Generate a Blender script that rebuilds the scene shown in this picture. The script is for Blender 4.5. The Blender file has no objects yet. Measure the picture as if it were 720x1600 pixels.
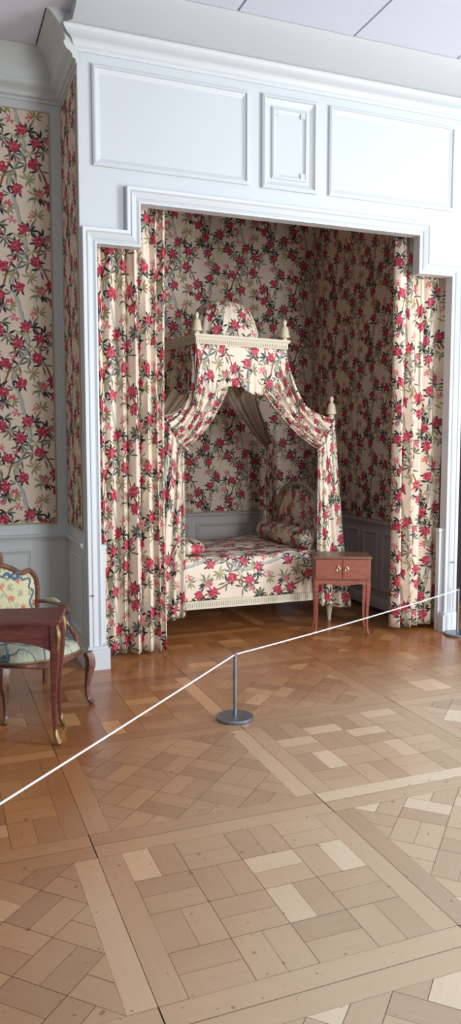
import bpy, bmesh, math, random
from math import sin, cos, pi, radians, sqrt, atan2
from mathutils import Vector, Matrix
random.seed(7)
S = bpy.context.scene
COL = S.collection

# ------------------------------------------------------------------ camera
cam_d = bpy.data.cameras.new('camera'); cam = bpy.data.objects.new('camera', cam_d); COL.objects.link(cam)
S.camera = cam
cam.location = (0, 0, 1.62)
cam.rotation_euler = (radians(90 - 5.216), 0, radians(-21.227))
cam_d.sensor_fit = 'VERTICAL'; cam_d.sensor_height = 36.0
cam_d.lens = 1205.0 / 1600.0 * 36.0
cam_d.clip_start = .05; cam_d.clip_end = 60

# ------------------------------------------------------------------ world, lights, exposure
W = bpy.data.worlds.new('world'); S.world = W; W.use_nodes = True
bg = W.node_tree.nodes['Background']
bg.inputs[0].default_value = (.86, .93, 1.0, 1); bg.inputs[1].default_value = .24
def area(name, loc, target, sx, sy, power, color):
    d = bpy.data.lights.new(name, 'AREA'); d.shape = 'RECTANGLE'; d.size = sx; d.size_y = sy
    d.energy = power; d.color = color
    o = bpy.data.objects.new(name, d); COL.objects.link(o); o.location = loc
    o.rotation_euler = (Vector(target) - Vector(loc)).to_track_quat('-Z', 'Y').to_euler()
    return o
# daylight through the tall windows on the right of the room and behind the camera
area('window_daylight', (6.4, .6, 1.95), (2.2, 5.6, 1.6), 1.6, 2.6, 285, (.90, .95, 1.0))
area('window_daylight_rear', (3.4, -2.6, 1.95), (2.4, 5.4, 1.4), 1.6, 2.6, 205, (.90, .95, 1.0))
S.view_settings.view_transform = 'Standard'; S.view_settings.look = 'None'
S.view_settings.gamma = 1; S.view_settings.use_curve_mapping = False
S.view_settings.exposure = 0.30
S.cycles.max_bounces = 8; S.cycles.use_denoising = True

# ------------------------------------------------------------------ helpers
def tag(o, label=None, cat=None, group=None, kind=None):
    if label: o['label'] = label
    if cat: o['category'] = cat
    if group: o['group'] = group
    if kind: o['kind'] = kind
    return o
def empty(name, loc=(0, 0, 0), rz=0, **k):
    o = bpy.data.objects.new(name, None); COL.objects.link(o)
    o.location = loc; o.rotation_euler = (0, 0, rz); o.empty_display_size = .1
    return tag(o, **k)
def copy_tree(o, parent=None):
    c = o.copy(); COL.objects.link(c); c.parent = parent
    for ch in [x for x in S.objects if x.parent == o]: copy_tree(ch, c)
    return c

class MB:
    """collects faces (with uv in metres) and links them as one mesh object"""
    def __init__(s): s.v = []; s.f = []; s.uv = []; s.mi = []; s.cols = []
    def face(s, pts, uv=None, mi=0, col=None):
        n = len(s.v); s.v += [tuple(p) for p in pts]; s.f.append(tuple(range(n, n + len(pts))))
        s.uv.append(uv); s.mi.append(mi); s.cols.append(col)
    def box(s, a, b, mi=0):
        x0, y0, z0 = a; x1, y1, z1 = b
        P = lambda x, y, z: (x, y, z)
        F = [([P(x0,y0,z0),P(x1,y0,z0),P(x1,y0,z1),P(x0,y0,z1)], 0, 2), ([P(x1,y1,z0),P(x0,y1,z0),P(x0,y1,z1),P(x1,y1,z1)], 0, 2),
             ([P(x0,y1,z0),P(x0,y0,z0),P(x0,y0,z1),P(x0,y1,z1)], 1, 2), ([P(x1,y0,z0),P(x1,y1,z0),P(x1,y1,z1),P(x1,y0,z1)], 1, 2),
             ([P(x0,y0,z1),P(x1,y0,z1),P(x1,y1,z1),P(x0,y1,z1)], 0, 1), ([P(x0,y1,z0),P(x1,y1,z0),P(x1,y0,z0),P(x0,y0,z0)], 0, 1)]
        for pts, i, j in F: s.face(pts, [(p[i], p[j]) for p in pts], mi)
    def grid(s, fn, nu, nv, uv=None, closed_u=False, mi=0, flip=False):
        """fn(i/nu, j/nv) -> point ; shared vertices"""
        n = len(s.v); W_ = nu if closed_u else nu + 1
        for j in range(nv + 1):
            for i in range(W_): s.v.append(tuple(fn(i / nu, j / nv)))
        for j in range(nv):
            for i in range(nu):
                i2 = (i + 1) % W_ if closed_u else i + 1
                q = [n + j * W_ + i, n + j * W_ + i2, n + (j + 1) * W_ + i2, n + (j + 1) * W_ + i]
                t = [(i, j), (i + 1, j), (i + 1, j + 1), (i, j + 1)]
                if flip: q.reverse(); t.reverse()
                s.f.append(tuple(q)); s.mi.append(mi); s.cols.append(None)
                s.uv.append([uv(a / nu, b / nv) if uv else (a / nu, b / nv) for a, b in t])
    def sweep(s, path, prof, fr, closed=False, mi=0):
        """mitred moulding. path: 2-D points, prof: (offset to the left of the path, height), fr(a,b,h)->3-D"""
        n = len(path); rows = []
        for k in range(n):
            p = Vector(path[k])
            d0 = (p - Vector(path[k - 1])) if (closed or k > 0) else None
            d1 = (Vector(path[(k + 1) % n]) - p) if (closed or k < n - 1) else None
            d0 = (d0 or d1).normalized(); d1 = (d1 or d0).normalized()
            n0 = Vector((-d0.y, d0.x)); n1 = Vector((-d1.y, d1.x)); m = (n0 + n1)
            m = m / max(.2, m.dot(n0))
            rows.append([fr(p.x + m.x * o, p.y + m.y * o, h) for o, h in prof])
        R = range(n if closed else n - 1)
        for k in R:
            a, b = rows[k], rows[(k + 1) % n]
            for i in range(len(prof) - 1): s.face([a[i], b[i], b[i + 1], a[i + 1]], None, mi)
        if not closed:
            s.face(rows[0], None, mi); s.face(rows[-1][::-1], None, mi)
    def lathe(s, c, prof, n=24, mi=0, ax='z'):
        """prof: (r, z) from bottom to top, closed with caps"""
        def P(u, k):
            r, z = prof[k]; a = 2 * pi * u
            if ax == 'z': return (c[0] + r * cos(a), c[1] + r * sin(a), c[2] + z)
            if ax == 'y': return (c[0] + r * cos(a), c[1] + z, c[2] - r * sin(a))
            return (c[0] + z, c[1] + r * cos(a), c[2] + r * sin(a))
        m = len(prof) - 1
        s.grid(lambda u, v: P(u, round(v * m)), n, m, uv=lambda u, v: (u * 2 * pi * .1, prof[round(v * m)][1]), closed_u=True, mi=mi)
        b = len(s.v) - n * (m + 1)
        s.f.append(tuple(range(b, b + n))[::-1]); s.f.append(tuple(range(b + n * m, b + n * m + n)))
        s.uv += [None, None]; s.mi += [mi, mi]; s.cols += [None, None]
    def tube(s, pts, rad, n=10, sq=0., mi=0, sx=1., steps=6, flat=None):
        """smooth tube through pts with radius per point; sq>0 squares the section; flat=(normal-scale)"""
        P = [Vector(p) for p in pts]; R = rad if isinstance(rad, (list, tuple)) else [rad] * len(P)
        Q = []; RR = []
        for i in range(len(P) - 1):
            p0 = P[max(0, i - 1)]; p1 = P[i]; p2 = P[i + 1]; p3 = P[min(len(P) - 1, i + 2)]
            for k in range(steps):
                t = k / steps
                Q.append(.5 * ((2 * p1) + (p2 - p0) * t + (2 * p0 - 5 * p1 + 4 * p2 - p3) * t * t + (3 * p1 - p0 - 3 * p2 + p3) * t ** 3))
                RR.append(R[i] + (R[i + 1] - R[i]) * (t * t * (3 - 2 * t)))
        Q.append(P[-1]); RR.append(R[-1])
        T = [(Q[min(i + 1, len(Q) - 1)] - Q[max(i - 1, 0)]).normalized() for i in range(len(Q))]
        up = Vector((0, 0, 1)) if abs(T[0].z) < .9 else Vector((0, 1, 0))
        N = (up - T[0] * up.dot(T[0])).normalized(); fr = []
        for t in T:
            N = (N - t * N.dot(t)).normalized(); fr.append((N.copy(), t.cross(N)))
        def pt(u, k):
            a = 2 * pi * u + pi / n * (1 if n == 4 else 0); c_, s_ = cos(a), sin(a)
            q = 1.0
            if sq: q = 1 / (abs(c_) ** (2 + sq * 6) + abs(s_) ** (2 + sq * 6)) ** (1 / (2 + sq * 6))
            return Q[k] + (fr[k][0] * c_ * sx + fr[k][1] * s_) * RR[k] * q
        m = len(Q) - 1
        s.grid(lambda u, v: pt(u, round(v * m)), n, m, closed_u=True, mi=mi)
        b = len(s.v) - n * (m + 1)
        s.f.append(tuple(range(b, b + n))[::-1]); s.f.append(tuple(range(b + n * m, b + n * m + n)))
        s.uv += [None, None]; s.mi += [mi, mi]; s.cols += [None, None]
    def prism(s, poly, fr, h0, h1, mi=0):
        """poly: 2-D outline, fr(a,b,h)->3-D"""
        A = [fr(a, b, h0) for a, b in poly]; B = [fr(a, b, h1) for a, b in poly]
        s.face(A[::-1], [p for p in poly][::-1], mi); s.face(B, list(poly), mi); n = len(poly)
        for i in range(n): s.face([A[i], A[(i + 1) % n], B[(i + 1) % n], B[i]], None, mi)
    def build(s, name, mats, parent=None, smooth=True, angle=40, bevel=0, solid=0, sub=0, weld=True):
        me = bpy.data.meshes.new(name); me.from_pydata(s.v, [], s.f)
        uvl = me.uv_layers.new(name='UVMap'); i = 0
        for k, f in enumerate(s.f):
            for c in range(len(f)):
                if s.uv[k]: uvl.data[i].uv = s.uv[k][c]
                i += 1
        if any(c is not None for c in s.cols):
            at = me.color_attributes.new('tone', 'FLOAT_COLOR', 'CORNER'); i = 0
            for k, f in enumerate(s.f):
                for c in range(len(f)): at.data[i].color = s.cols[k] or (.5, .5, .5, 1); i += 1
        mats = mats if isinstance(mats, list) else [mats]
        for m in mats: me.materials.append(m)
        for k, p in enumerate(me.polygons): p.material_index = s.mi[k]
        if weld:
            bm = bmesh.new(); bm.from_mesh(me); bmesh.ops.remove_doubles(bm, verts=bm.verts, dist=1e-5)
            bmesh.ops.recalc_face_normals(bm, faces=bm.faces); bm.to_mesh(me); bm.free()
        if smooth:
            me.polygons.foreach_set('use_smooth', [True] * len(me.polygons)); me.set_sharp_from_angle(angle=radians(angle))
        o = bpy.data.objects.new(name, me); COL.objects.link(o)
        if parent: o.parent = parent
        if solid: m = o.modifiers.new('solid', 'SOLIDIFY'); m.thickness = solid; m.offset = 0
        if bevel: m = o.modifiers.new('bevel', 'BEVEL'); m.width = bevel; m.segments = 2; m.limit_method = 'ANGLE'; m.angle_limit = radians(35); m.harden_normals = False
        if sub: m = o.modifiers.new('sub', 'SUBSURF'); m.levels = sub; m.render_levels = sub
        return o
def struct(mb, name, mat, parent=None, **k):
    o = mb.build(name, mat, parent, **k)
    if parent is None: o['kind'] = 'structure'
    return o

# ------------------------------------------------------------------ node helpers
class NT:
    def __init__(s, name, rough=.5, spec=.5):
        s.mat = bpy.data.materials.new(name); s.mat.use_nodes = True; s.t = s.mat.node_tree
        s.bsdf = s.t.nodes['Principled BSDF']; s.bsdf.inputs['Roughness'].default_value = rough
        s.bsdf.inputs['Specular IOR Level'].default_value = spec
    def put(s, sock, v):
        if isinstance(v, bpy.types.NodeSocket): s.t.links.new(v, sock)
        elif v is not None:
            if isinstance(v, tuple) and len(v) == 3 and sock.type == 'RGBA': v = (*v, 1)
            sock.default_value = v
    def m(s, op, a, b=None, c=None, clamp=False):
        n = s.t.nodes.new('ShaderNodeMath'); n.operation = op; n.use_clamp = clamp
        for i, v in enumerate((a, b, c)):
            if v is not None: s.put(n.inputs[i], v)
        return n.outputs[0]
    def v(s, op, a, b=None, c=None, scale=None):
        n = s.t.nodes.new('ShaderNodeVectorMath'); n.operation = op
        for i, x in enumerate((a, b, c)):
            if x is not None: s.put(n.inputs[i], x)
        if scale is not None: s.put(n.inputs['Scale'], scale)
        return n.outputs['Value'] if op in ('LENGTH', 'DOT_PRODUCT', 'DISTANCE') else n.outputs[0]
    def mixv(s, f, a, b):
        n = s.t.nodes.new('ShaderNodeMix'); n.data_type = 'VECTOR'; n.clamp_factor = False
        s.put(n.inputs[0], f); s.put(n.inputs[4], a); s.put(n.inputs[5], b); return n.outputs[1]
    def mix(s, f, a, b, mode='MIX'):
        n = s.t.nodes.new('ShaderNodeMix'); n.data_type = 'RGBA'; n.blend_type = mode
        s.put(n.inputs[0], f); s.put(n.inputs[6], a); s.put(n.inputs[7], b); return n.outputs[2]
    def noise(s, vec, scale, detail=2, rough=.5, dist=0, out=0):
        n = s.t.nodes.new('ShaderNodeTexNoise'); s.put(n.inputs['Vector'], vec)
        n.inputs['Scale'].default_value = scale; n.inputs['Detail'].default_value = detail
        n.inputs['Roughness'].default_value = rough; n.inputs['Distortion'].default_value = dist
        return n.outputs[out]
    def white(s, w):
        n = s.t.nodes.new('ShaderNodeTexWhiteNoise'); n.noise_dimensions = '1D'; s.put(n.inputs['W'], w); return n.outputs[0]
    def coord(s, which='Object'):
        n = s.t.nodes.new('ShaderNodeTexCoord'); return n.outputs[which]
    def sep(s, v):
        n = s.t.nodes.new('ShaderNodeSeparateXYZ'); s.put(n.inputs[0], v); return n.outputs
    def comb(s, x, y, z=0.):
        n = s.t.nodes.new('ShaderNodeCombineXYZ'); s.put(n.inputs[0], x); s.put(n.inputs[1], y); s.put(n.inputs[2], z); return n.outputs[0]
    def ramp(s, f, stops):
        n = s.t.nodes.new('ShaderNodeValToRGB'); s.put(n.inputs[0], f); e = n.color_ramp.elements
        while len(e) < len(stops): e.new(.5)
        for k, (p, c) in enumerate(stops): e[k].position = p; e[k].color = (*c, 1)
        return n.outputs[0]
    def bump(s, h, strength=.3, dist=.01):
        n = s.t.nodes.new('ShaderNodeBump'); s.put(n.inputs['Height'], h); n.inputs['Strength'].default_value = strength
        n.inputs['Distance'].default_value = dist; s.t.links.new(n.outputs[0], s.bsdf.inputs['Normal'])
    def col(s, c): s.put(s.bsdf.inputs['Base Color'], c); return s.mat
def srgb(r, g, b):
    f = lambda c: (c / 255 / 12.92) if c <= 10 else ((c / 255 + .055) / 1.055) ** 2.4
    return (f(r), f(g), f(b))

def paint(name, c, rough=.45, var=.06):
    n = NT(name, rough); x = n.noise(n.coord(), 2.2, 4, .6)
    f = n.m('MULTIPLY_ADD', x, var * 2, 1 - var)
    out = n.v('SCALE', n.comb(*c), scale=f)
    n.bump(n.noise(n.coord(), 60, 2), .05, .002)
    return n.col(out)

def print_mat(name, base, T, flowers, darks, olives, trunks, brown, thin, cols, R=.033, sizes=(.074, .072), buds=None, scale=1., rough=.75, soft=.0016, warp=.006):
    """printed cotton: bamboo stems, olive and dark leaf fans and red blossoms on a repeating tile, by node maths on the UVs"""
    n = NT(name, rough, .3)
    uvn = n.t.nodes.new('ShaderNodeUVMap'); uvn.uv_map = 'UVMap'; uv = n.v('SCALE', uvn.outputs[0], scale=1 / scale)
    wv = n.v('SUBTRACT', n.noise(uv, 9, 2, .5, 0, 1), (.5, .5, .5))
    p = n.v('MULTIPLY_ADD', wv, (warp * 2, warp * 2, 0), uv)
    xyz = n.sep(p)
    fine = n.noise(p, 90, 2)
    med = n.noise(p, 28, 2)
    def nearest(pos):
        best = None
        for (x, y, r) in pos:
            q = n.v('WRAP', n.v('SUBTRACT', p, (x, y, 0)), (T[0] / 2, T[1] / 2, 1), (-T[0] / 2, -T[1] / 2, -1))
            q = n.v('ADD', q, (0, 0, r * 1e-3)); l = n.v('LENGTH', q)
            if best is None: best, bl = q, l
            else:
                c = n.m('LESS_THAN', l, bl); best = n.mixv(c, best, q); bl = n.m('MINIMUM', l, bl)
        return best, bl
    def fan(q, L, k, r1, Wd, drop=.2, seed=0.):
        o = n.sep(q); rot = n.m('MULTIPLY', o[2], 1e3)
        a = n.m('ADD', n.m('ARCTAN2', o[1], o[0]), rot); a = n.m('WRAP', a, pi, -pi)
        idn = n.m('ROUND', n.m('MULTIPLY', a, k / (2 * pi)))
        sec = n.m('SUBTRACT', a, n.m('MULTIPLY', idn, 2 * pi / k))
        w1 = n.white(n.m('ADD', n.m('ADD', n.m('WRAP', idn, k, 0.), rot), seed))
        sec = n.m('ADD', sec, n.m('MULTIPLY_ADD', w1, .5, -.25))
        rr = n.m('MULTIPLY_ADD', w1, r1 * .55, r1 * .5)
        rr = n.m('MULTIPLY', rr, n.m('GREATER_THAN', w1, drop)); rr = n.m('MAXIMUM', rr, .001)
        X = n.m('MULTIPLY', L, n.m('COSINE', sec)); Y = n.m('ABSOLUTE', n.m('MULTIPLY', L, n.m('SINE', sec)))
        t = n.m('DIVIDE', X, rr); t = n.m('MAXIMUM', t, 0.)
        w = n.m('MULTIPLY', n.m('MULTIPLY', t, n.m('SUBTRACT', 1., t)), Wd * 4)
        return n.m('DIVIDE', n.m('SUBTRACT', w, Y), soft, clamp=True), t, w1
    def stem(x0, A, ph, B, ph2, wd, horiz=0):
        yy = n.m('MULTIPLY', xyz[1], 2 * pi / T[1])
        x = n.m('MULTIPLY_ADD', n.m('SINE', n.m('ADD', yy, ph)), A, x0)
        x = n.m('ADD', x, n.m('MULTIPLY', n.m('SINE', n.m('MULTIPLY_ADD', yy, 2., ph2)), B))
        d = n.m('WRAP', n.m('SUBTRACT', xyz[0], x), T[0] / 2, -T[0] / 2)
        dw = n.m('MULTIPLY_ADD', med, wd * 1.0, wd * .45)
        return n.m('DIVIDE', n.m('SUBTRACT', dw, n.m('ABSOLUTE', d)), soft, clamp=True), n.m('MULTIPLY_ADD', d, .5 / wd, .5)
    c = n.mix(fine, base, tuple(b * .95 for b in base))
    for a in thin:
        mk, d = stem(*a); c = n.mix(n.m('MULTIPLY', mk, .85), c, cols['olive'])
    for a in trunks:
        mk, d = stem(*a); c = n.mix(mk, c, n.ramp(d, [(0, cols['trunk2']), (.35, cols['trunk']), (.7, cols['trunk3']), (1, cols['trunk2'])]))
    if olives:
        q, L = nearest(olives); mk, t, w1 = fan(q, L, 9, sizes[0], sizes[0] * .105, .28, 3.)
        c = n.mix(mk, c, n.mix(w1, cols['olive'], cols['olive2']))
    for a in brown:
        mk, d = stem(*a); c = n.mix(mk, c, n.ramp(d, [(0, cols['brown2']), (.35, cols['brown']), (.7, cols['brown2'])]))
    if darks:
        q, L = nearest(darks); mk, t, w1 = fan(q, L, 10, sizes[1] * 1.08, sizes[1] * .125, .30, 1.)
        c = n.mix(mk, c, n.mix(n.m('GREATER_THAN', w1, .62), cols['dark'], cols['dark2']))
    if buds:
        q, L = nearest(buds); mk, t, w1 = fan(q, L, 8, R * 1.35, R * .2, .30, 8.)
        c = n.mix(mk, c, n.mix(w1, cols['red'], cols['pink']))
    q, L = nearest(flowers)
    mk, t, w1 = fan(q, L, 8, R * 2.0, R * .28, .35, 5.)
    c = n.mix(mk, c, n.mix(n.m('GREATER_THAN', w1, .55), cols['red2'], cols['dark']))
    ang = n.m('ARCTAN2', n.sep(q)[1], n.sep(q)[0])
    lob = n.m('MULTIPLY_ADD', n.m('SINE', n.m('MULTIPLY_ADD', ang, 5., n.m('MULTIPLY', n.sep(q)[2], 3e3))), R * .12, R * .48)
    rr = n.m('MULTIPLY_ADD', med, R * 1.15, lob)
    mk = n.m('DIVIDE', n.m('SUBTRACT', rr, L), soft, clamp=True)
    shade = n.noise(p, 58, 3, .7)
    oz = n.m('MULTIPLY', n.sep(q)[2], 1e3)
    rd = n.mix(n.m('GREATER_THAN', oz, 4.2), cols['red'], cols['orange'])
    fc = n.mix(n.m('MULTIPLY', n.m('SUBTRACT', shade, .52), 9., clamp=True), rd, cols['pink'])
    fc = n.mix(n.m('MULTIPLY', n.m('SUBTRACT', .47, shade), 12., clamp=True), fc, cols['red2'])
    c = n.mix(mk, c, fc)
    n.bump(n.noise(uv, 900, 1), .08, .0006)
    return n.col(c)

# tile of the chintz
rnd = random.Random(23)
T = (.66, .64)
def curve_x(a, y): x0, A, ph, B, ph2, w = a; yy = 2 * pi * y / T[1]; return x0 + A * sin(yy + ph) + B * sin(2 * yy + ph2)
trunks = [(.20, .045, .4, .012, 1.0, .0135), (.53, .04, 2.8, .014, 2.0, .0125)]
brown = [(.08, .075, 2.0, .020, .5, .0078), (.41, .08, 5.0, .022, 3.5, .0078)]
thin = [(.32, .012, 1.0, .01, 0., .0022), (.63, .015, 3.0, .008, 0., .0022), (.27, .02, 4.0, .01, 1., .002)]
fl_ = []; dk = []; ol = []; bu = []
def far(L, x, y, d):
    for (a, b, _) in L:
        dx = (x - a + T[0] / 2) % T[0] - T[0] / 2; dy = (y - b + T[1] / 2) % T[1] - T[1] / 2
        if dx * dx + dy * dy < d * d: return False
    return True
for k in range(900):
    a = rnd.choice(brown * 2 + trunks); y = rnd.uniform(0, T[1]); x = curve_x(a, y) + rnd.uniform(-.05, .05)
    if len(fl_) < 15 and far(fl_, x, y, .112): fl_.append((x, y, rnd.uniform(0, 5.5)))
for (x, y, r) in fl_[:12]:
    a = rnd.uniform(0, 6.28); dk.append((x + .045 * cos(a), y + .045 * sin(a), rnd.uniform(0, 5)))
for k in range(900):
    a = rnd.choice(brown); y = rnd.uniform(0, T[1]); x = curve_x(a, y) + rnd.uniform(-.09, .09)
    if len(dk) < 22 and far(dk, x, y, .08) and far(fl_, x, y, .045): dk.append((x, y, rnd.uniform(0, 5)))
for k in range(900):
    a = rnd.choice(thin + trunks); y = rnd.uniform(0, T[1]); x = curve_x(a, y) + rnd.uniform(-.06, .06)
    if len(ol) < 15 and far(ol, x, y, .095) and far(fl_, x, y, .055): ol.append((x, y, rnd.uniform(0, 5)))
for k in range(900):
    y = rnd.uniform(0, T[1]); x = rnd.uniform(0, T[0])
    if len(bu) < 11 and far(bu, x, y, .10) and far(fl_, x, y, .065): bu.append((x, y, rnd.uniform(0, 5)))
CH = dict(olive=srgb(128, 122, 84), olive2=srgb(160, 152, 112), trunk=srgb(190, 188, 178), trunk2=srgb(128, 128, 122), trunk3=srgb(160, 160, 152),
          brown=srgb(178, 106, 66), brown2=srgb(98, 58, 44), dark=srgb(44, 46, 48), dark2=srgb(104, 106, 94),
          red=srgb(186, 58, 78), red2=srgb(128, 38, 58), pink=srgb(218, 120, 132), orange=srgb(200, 84, 62))
M = {}
M['chintz'] = print_mat('printed_chintz', srgb(232, 215, 194), T, fl_, dk, ol, trunks, brown, thin, CH, buds=bu, scale=1.14, rough=.45)
CHW = dict(CH); CHW['red'] = srgb(172, 54, 72)
M['wallpaper'] = print_mat('printed_wall_cloth', srgb(224, 207, 186), T, fl_, dk, ol, trunks, brown, thin, CHW, buds=bu, scale=1.12)
# tapestry of the armchair
TT = (.26, .26)
TC = dict(olive=srgb(92, 112, 104), olive2=srgb(140, 150, 118), trunk=srgb(92, 122, 142), trunk2=srgb(52, 80, 108), trunk3=srgb(70, 100, 126),
          brown=srgb(86, 112, 122), brown2=srgb(60, 86, 100), dark=srgb(72, 92, 100), dark2=srgb(122, 136, 112),
          red=srgb(196, 110, 92), red2=srgb(170, 84, 72), pink=srgb(216, 150, 124), orange=srgb(206, 124, 78))
M['tapestry'] = print_mat('tapestry_weave', srgb(196, 188, 150), TT, [(.05, .05, 1), (.15, .10, 2), (.09, .18, 5), (.21, .21, 3), (.22, .04, 5)],
    [(.03, .12, 1), (.12, .03, 2), (.21, .13, 3), (.15, .17, 1)], [(.10, .12, 1), (.03, .22, 2), (.18, .05, 4), (.14, .23, 3)], [], [(.13, .03, 1, .01, 2, .003)], [], TC, R=.017, sizes=(.036, .034), soft=.003, warp=.006)
M['tapestry_seat'] = print_mat('tapestry_weave_ribbon', srgb(176, 178, 160), TT, [(.04, .22, 1), (.19, .17, 5)],
    [(.09, .09, 1), (.20, .06, 2), (.05, .17, 3)], [(.21, .06, 1), (.04, .02, 3), (.12, .2, 1), (.07, .13, 2)], [(.12, .05, 1.3, .035, 2, .018), (.22, .04, 4, .03, 1, .012)], [(.03, .05, 2.6, .03, .4, .009)], [], TC, R=.009, sizes=(.05, .04), soft=.004, warp=.018)
M['ribbon'] = paint('blue_woven_ribbon', srgb(78, 108, 134), .8, .12)

M['white'] = paint('white_panel_paint', srgb(204, 209, 212), .4, .02)
M['frame_paint'] = paint('pale_grey_green_paint', srgb(206, 211, 208), .45, .03)
M['wainscot'] = paint('grey_wainscot_paint', srgb(192, 187, 184), .45, .03)
M['ceiling'] = paint('ceiling_canvas_paint', srgb(222, 228, 240), .7, .03)
M['gap'] = paint('dark_gap', srgb(50, 46, 42), .8, .05)
M['cream'] = paint('cream_carved_paint', srgb(214, 206, 184), .5, .05)
M['ivory'] = paint('ivory_finial_paint', srgb(214, 202, 172), .45, .05)
M['lining'] = paint('beige_lining_cloth', srgb(176, 156, 136), .85, .05)
M['cord'] = paint('white_cord', srgb(236, 236, 240), .6, .02)
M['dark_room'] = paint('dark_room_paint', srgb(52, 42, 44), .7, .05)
M['skirting'] = paint('dark_skirting_paint', srgb(70, 64, 64), .6, .05)
def metal(name, c, rough=.35):
    n = NT(name, rough); n.bsdf.inputs['Metallic'].default_value = .9
    x = n.noise(n.coord(), 30, 3); return n.col(n.mix(x, c, tuple(k * .7 for k in c)))
M['steel'] = metal('brushed_steel', srgb(150, 156, 166), .42)
M['gilt'] = metal('gilt_bronze', srgb(172, 146, 104), .5)
M['gold'] = metal('polished_gilt_brass', srgb(240, 214, 150), .3)
def wood(name, c, c2, rough=.3, sc=(3, 3, 30)):
    n = NT(name, rough); v = n.v('MULTIPLY', n.coord(), sc)
    x = n.noise(v, 4, 5, .6, 1.2); col = n.ramp(x, [(.3, c2), (.6, c)])
    n.bump(x, .04, .002); return n.col(col)
M['mahogany'] = wood('dark_mahogany', srgb(112, 62, 54), srgb(74, 38, 36), .35, (2, 30, 30))
M['rosewood'] = wood('red_brown_veneer', srgb(152, 88, 70), srgb(124, 68, 54), .35, (3, 3, 14))
M['rosewood_top'] = wood('worn_brown_top', srgb(134, 98, 80), srgb(104, 66, 52), .35, (12, 3, 3))
M['walnut'] = wood('carved_walnut', srgb(122, 82, 68), srgb(76, 46, 40), .32, (8, 8, 8))

# ------------------------------------------------------------------ geometry constants
YF = 5.41          # front plane of the alcove wall
YL = 6.12          # recessed wall on the left
XS = 1.0           # side face of the projecting alcove
XRI = 3.97; XLI = 1.02; YB = 7.7   # inside of the alcove
ZC = 4.45; CX = 2.57

# ---- floor: parquet panels in a square lattice
def clip(poly, a, b, c):   # keep a*x+b*y<=c
    out = []
    for i in range(len(poly)):
        p, q = poly[i], poly[(i + 1) % len(poly)]; dp = a * p[0] + b * p[1] - c; dq = a * q[0] + b * q[1] - c
        if dp <= 0: out.append(p)
        if dp * dq < 0: t = dp / (dp - dq); out.append((p[0] + (q[0] - p[0]) * t, p[1] + (q[1] - p[1]) * t))
    return out
fm = MB(); fr_ = random.Random(5)
PX0, PY0, PP, FW = .56, 1.92, 1.045, .092
def board(poly, ang, g=.0009):
    # shrink towards the centre for the joint
    if len(poly) < 3: return
    cx = sum(p[0] for p in poly) / len(poly); cy = sum(p[1] for p in poly) / len(poly)
    def inset(p):
        dx, dy = p[0] - cx, p[1] - cy; l = max(.02, sqrt(dx * dx + dy * dy)); k = max(0, 1 - g * 1.6 / l); return (cx + dx * k, cy + dy * k)
    P = [inset(p) for p in poly]; ou, ov = fr_.uniform(0, 40), fr_.uniform(0, 40); c, s = cos(ang), sin(ang)
    tone = fr_.uniform(.85, 1) if fr_.random() < .12 else fr_.uniform(.08, .74); t2 = fr_.random()
    fm.face([(p[0], p[1], 0) for p in P], [(p[0] * c + p[1] * s + ou, -p[0] * s + p[1] * c + ov) for p in P], 0, (tone, t2, 0, 1))
for i in range(-4, 6):
    for j in range(-3, 6):
        x0 = PX0 + i * PP; y0 = PY0 + j * PP; x1 = x0 + PP - .002; y1 = y0 + PP - .002
        if x0 < -2.2 and y0 > 3: pass
        f = FW
        board([(x0, y0), (x1, y0), (x1 - f, y0 + f), (x0 + f, y0 + f)][:0] or [(x0, y0), (x1, y0), (x1, y0 + f), (x0, y0 + f)], 0)
        board([(x0, y1 - f), (x1, y1 - f), (x1, y1), (x0, y1)], 0)
        board([(x0, y0 + f), (x0 + f, y0 + f), (x0 + f, y1 - f), (x0, y1 - f)], pi / 2)
        board([(x1 - f, y0 + f), (x1, y0 + f), (x1, y1 - f), (x1 - f, y1 - f)], pi / 2)
        a0, b0, a1, b1 = x0 + f, y0 + f, x1 - f, y1 - f; w = a1 - a0; cxp, cyp = (a0 + a1) / 2, (b0 + b1) / 2
        diag = (i + j) % 2 != 0
        ang = pi / 4 if diag else 0
        cell = w / 4 if not diag else w / sqrt(2) / 3
        N = 2 if not diag else 3
        for p in range(-N, N):
            for q in range(-N, N):
                for k in range(2):
                    if (p + q) % 2 == 0: r = [(p, q + k / 2), (p + 1, q + k / 2), (p + 1, q + k / 2 + .5), (p, q + k / 2 + .5)]; al = 0
                    else: r = [(p + k / 2, q), (p + k / 2 + .5, q), (p + k / 2 + .5, q + 1), (p + k / 2, q + 1)]; al = pi / 2
                    poly = [(cxp + (u * cos(ang) - v * sin(ang)) * cell, cyp + (u * sin(ang) + v * cos(ang)) * cell) for u, v in r]
                    if diag:
                        for cl in ((-1, 0, -a0), (1, 0, a1), (0, -1, -b0), (0, 1, b1)):
                            if poly: poly = clip(poly, *cl)
                    board(poly, ang + al)
fm.face([(-4, -1.5, -.002), (7, -1.5, -.002), (7, 8.2, -.002), (-4, 8.2, -.002)], None, 1)
n = NT('oak_parquet', .3)
at = n.t.nodes.new('ShaderNodeAttribute'); at.attribute_name = 'tone'
tn = n.sep(at.outputs['Vector']); ob = n.coord(); oz = n.sep(ob)
uvn = n.t.nodes.new('ShaderNodeUVMap'); uvn.uv_map = 'UVMap'
gr = n.noise(n.v('MULTIPLY', uvn.outputs[0], (3, 46, 1)), 1.0, 6, .65, 1.5)
worn = n.ramp(tn[0], [(0, srgb(178, 153, 128)), (.3, srgb(192, 167, 140)), (.75, srgb(202, 178, 150)), (1, srgb(224, 206, 180))])
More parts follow.
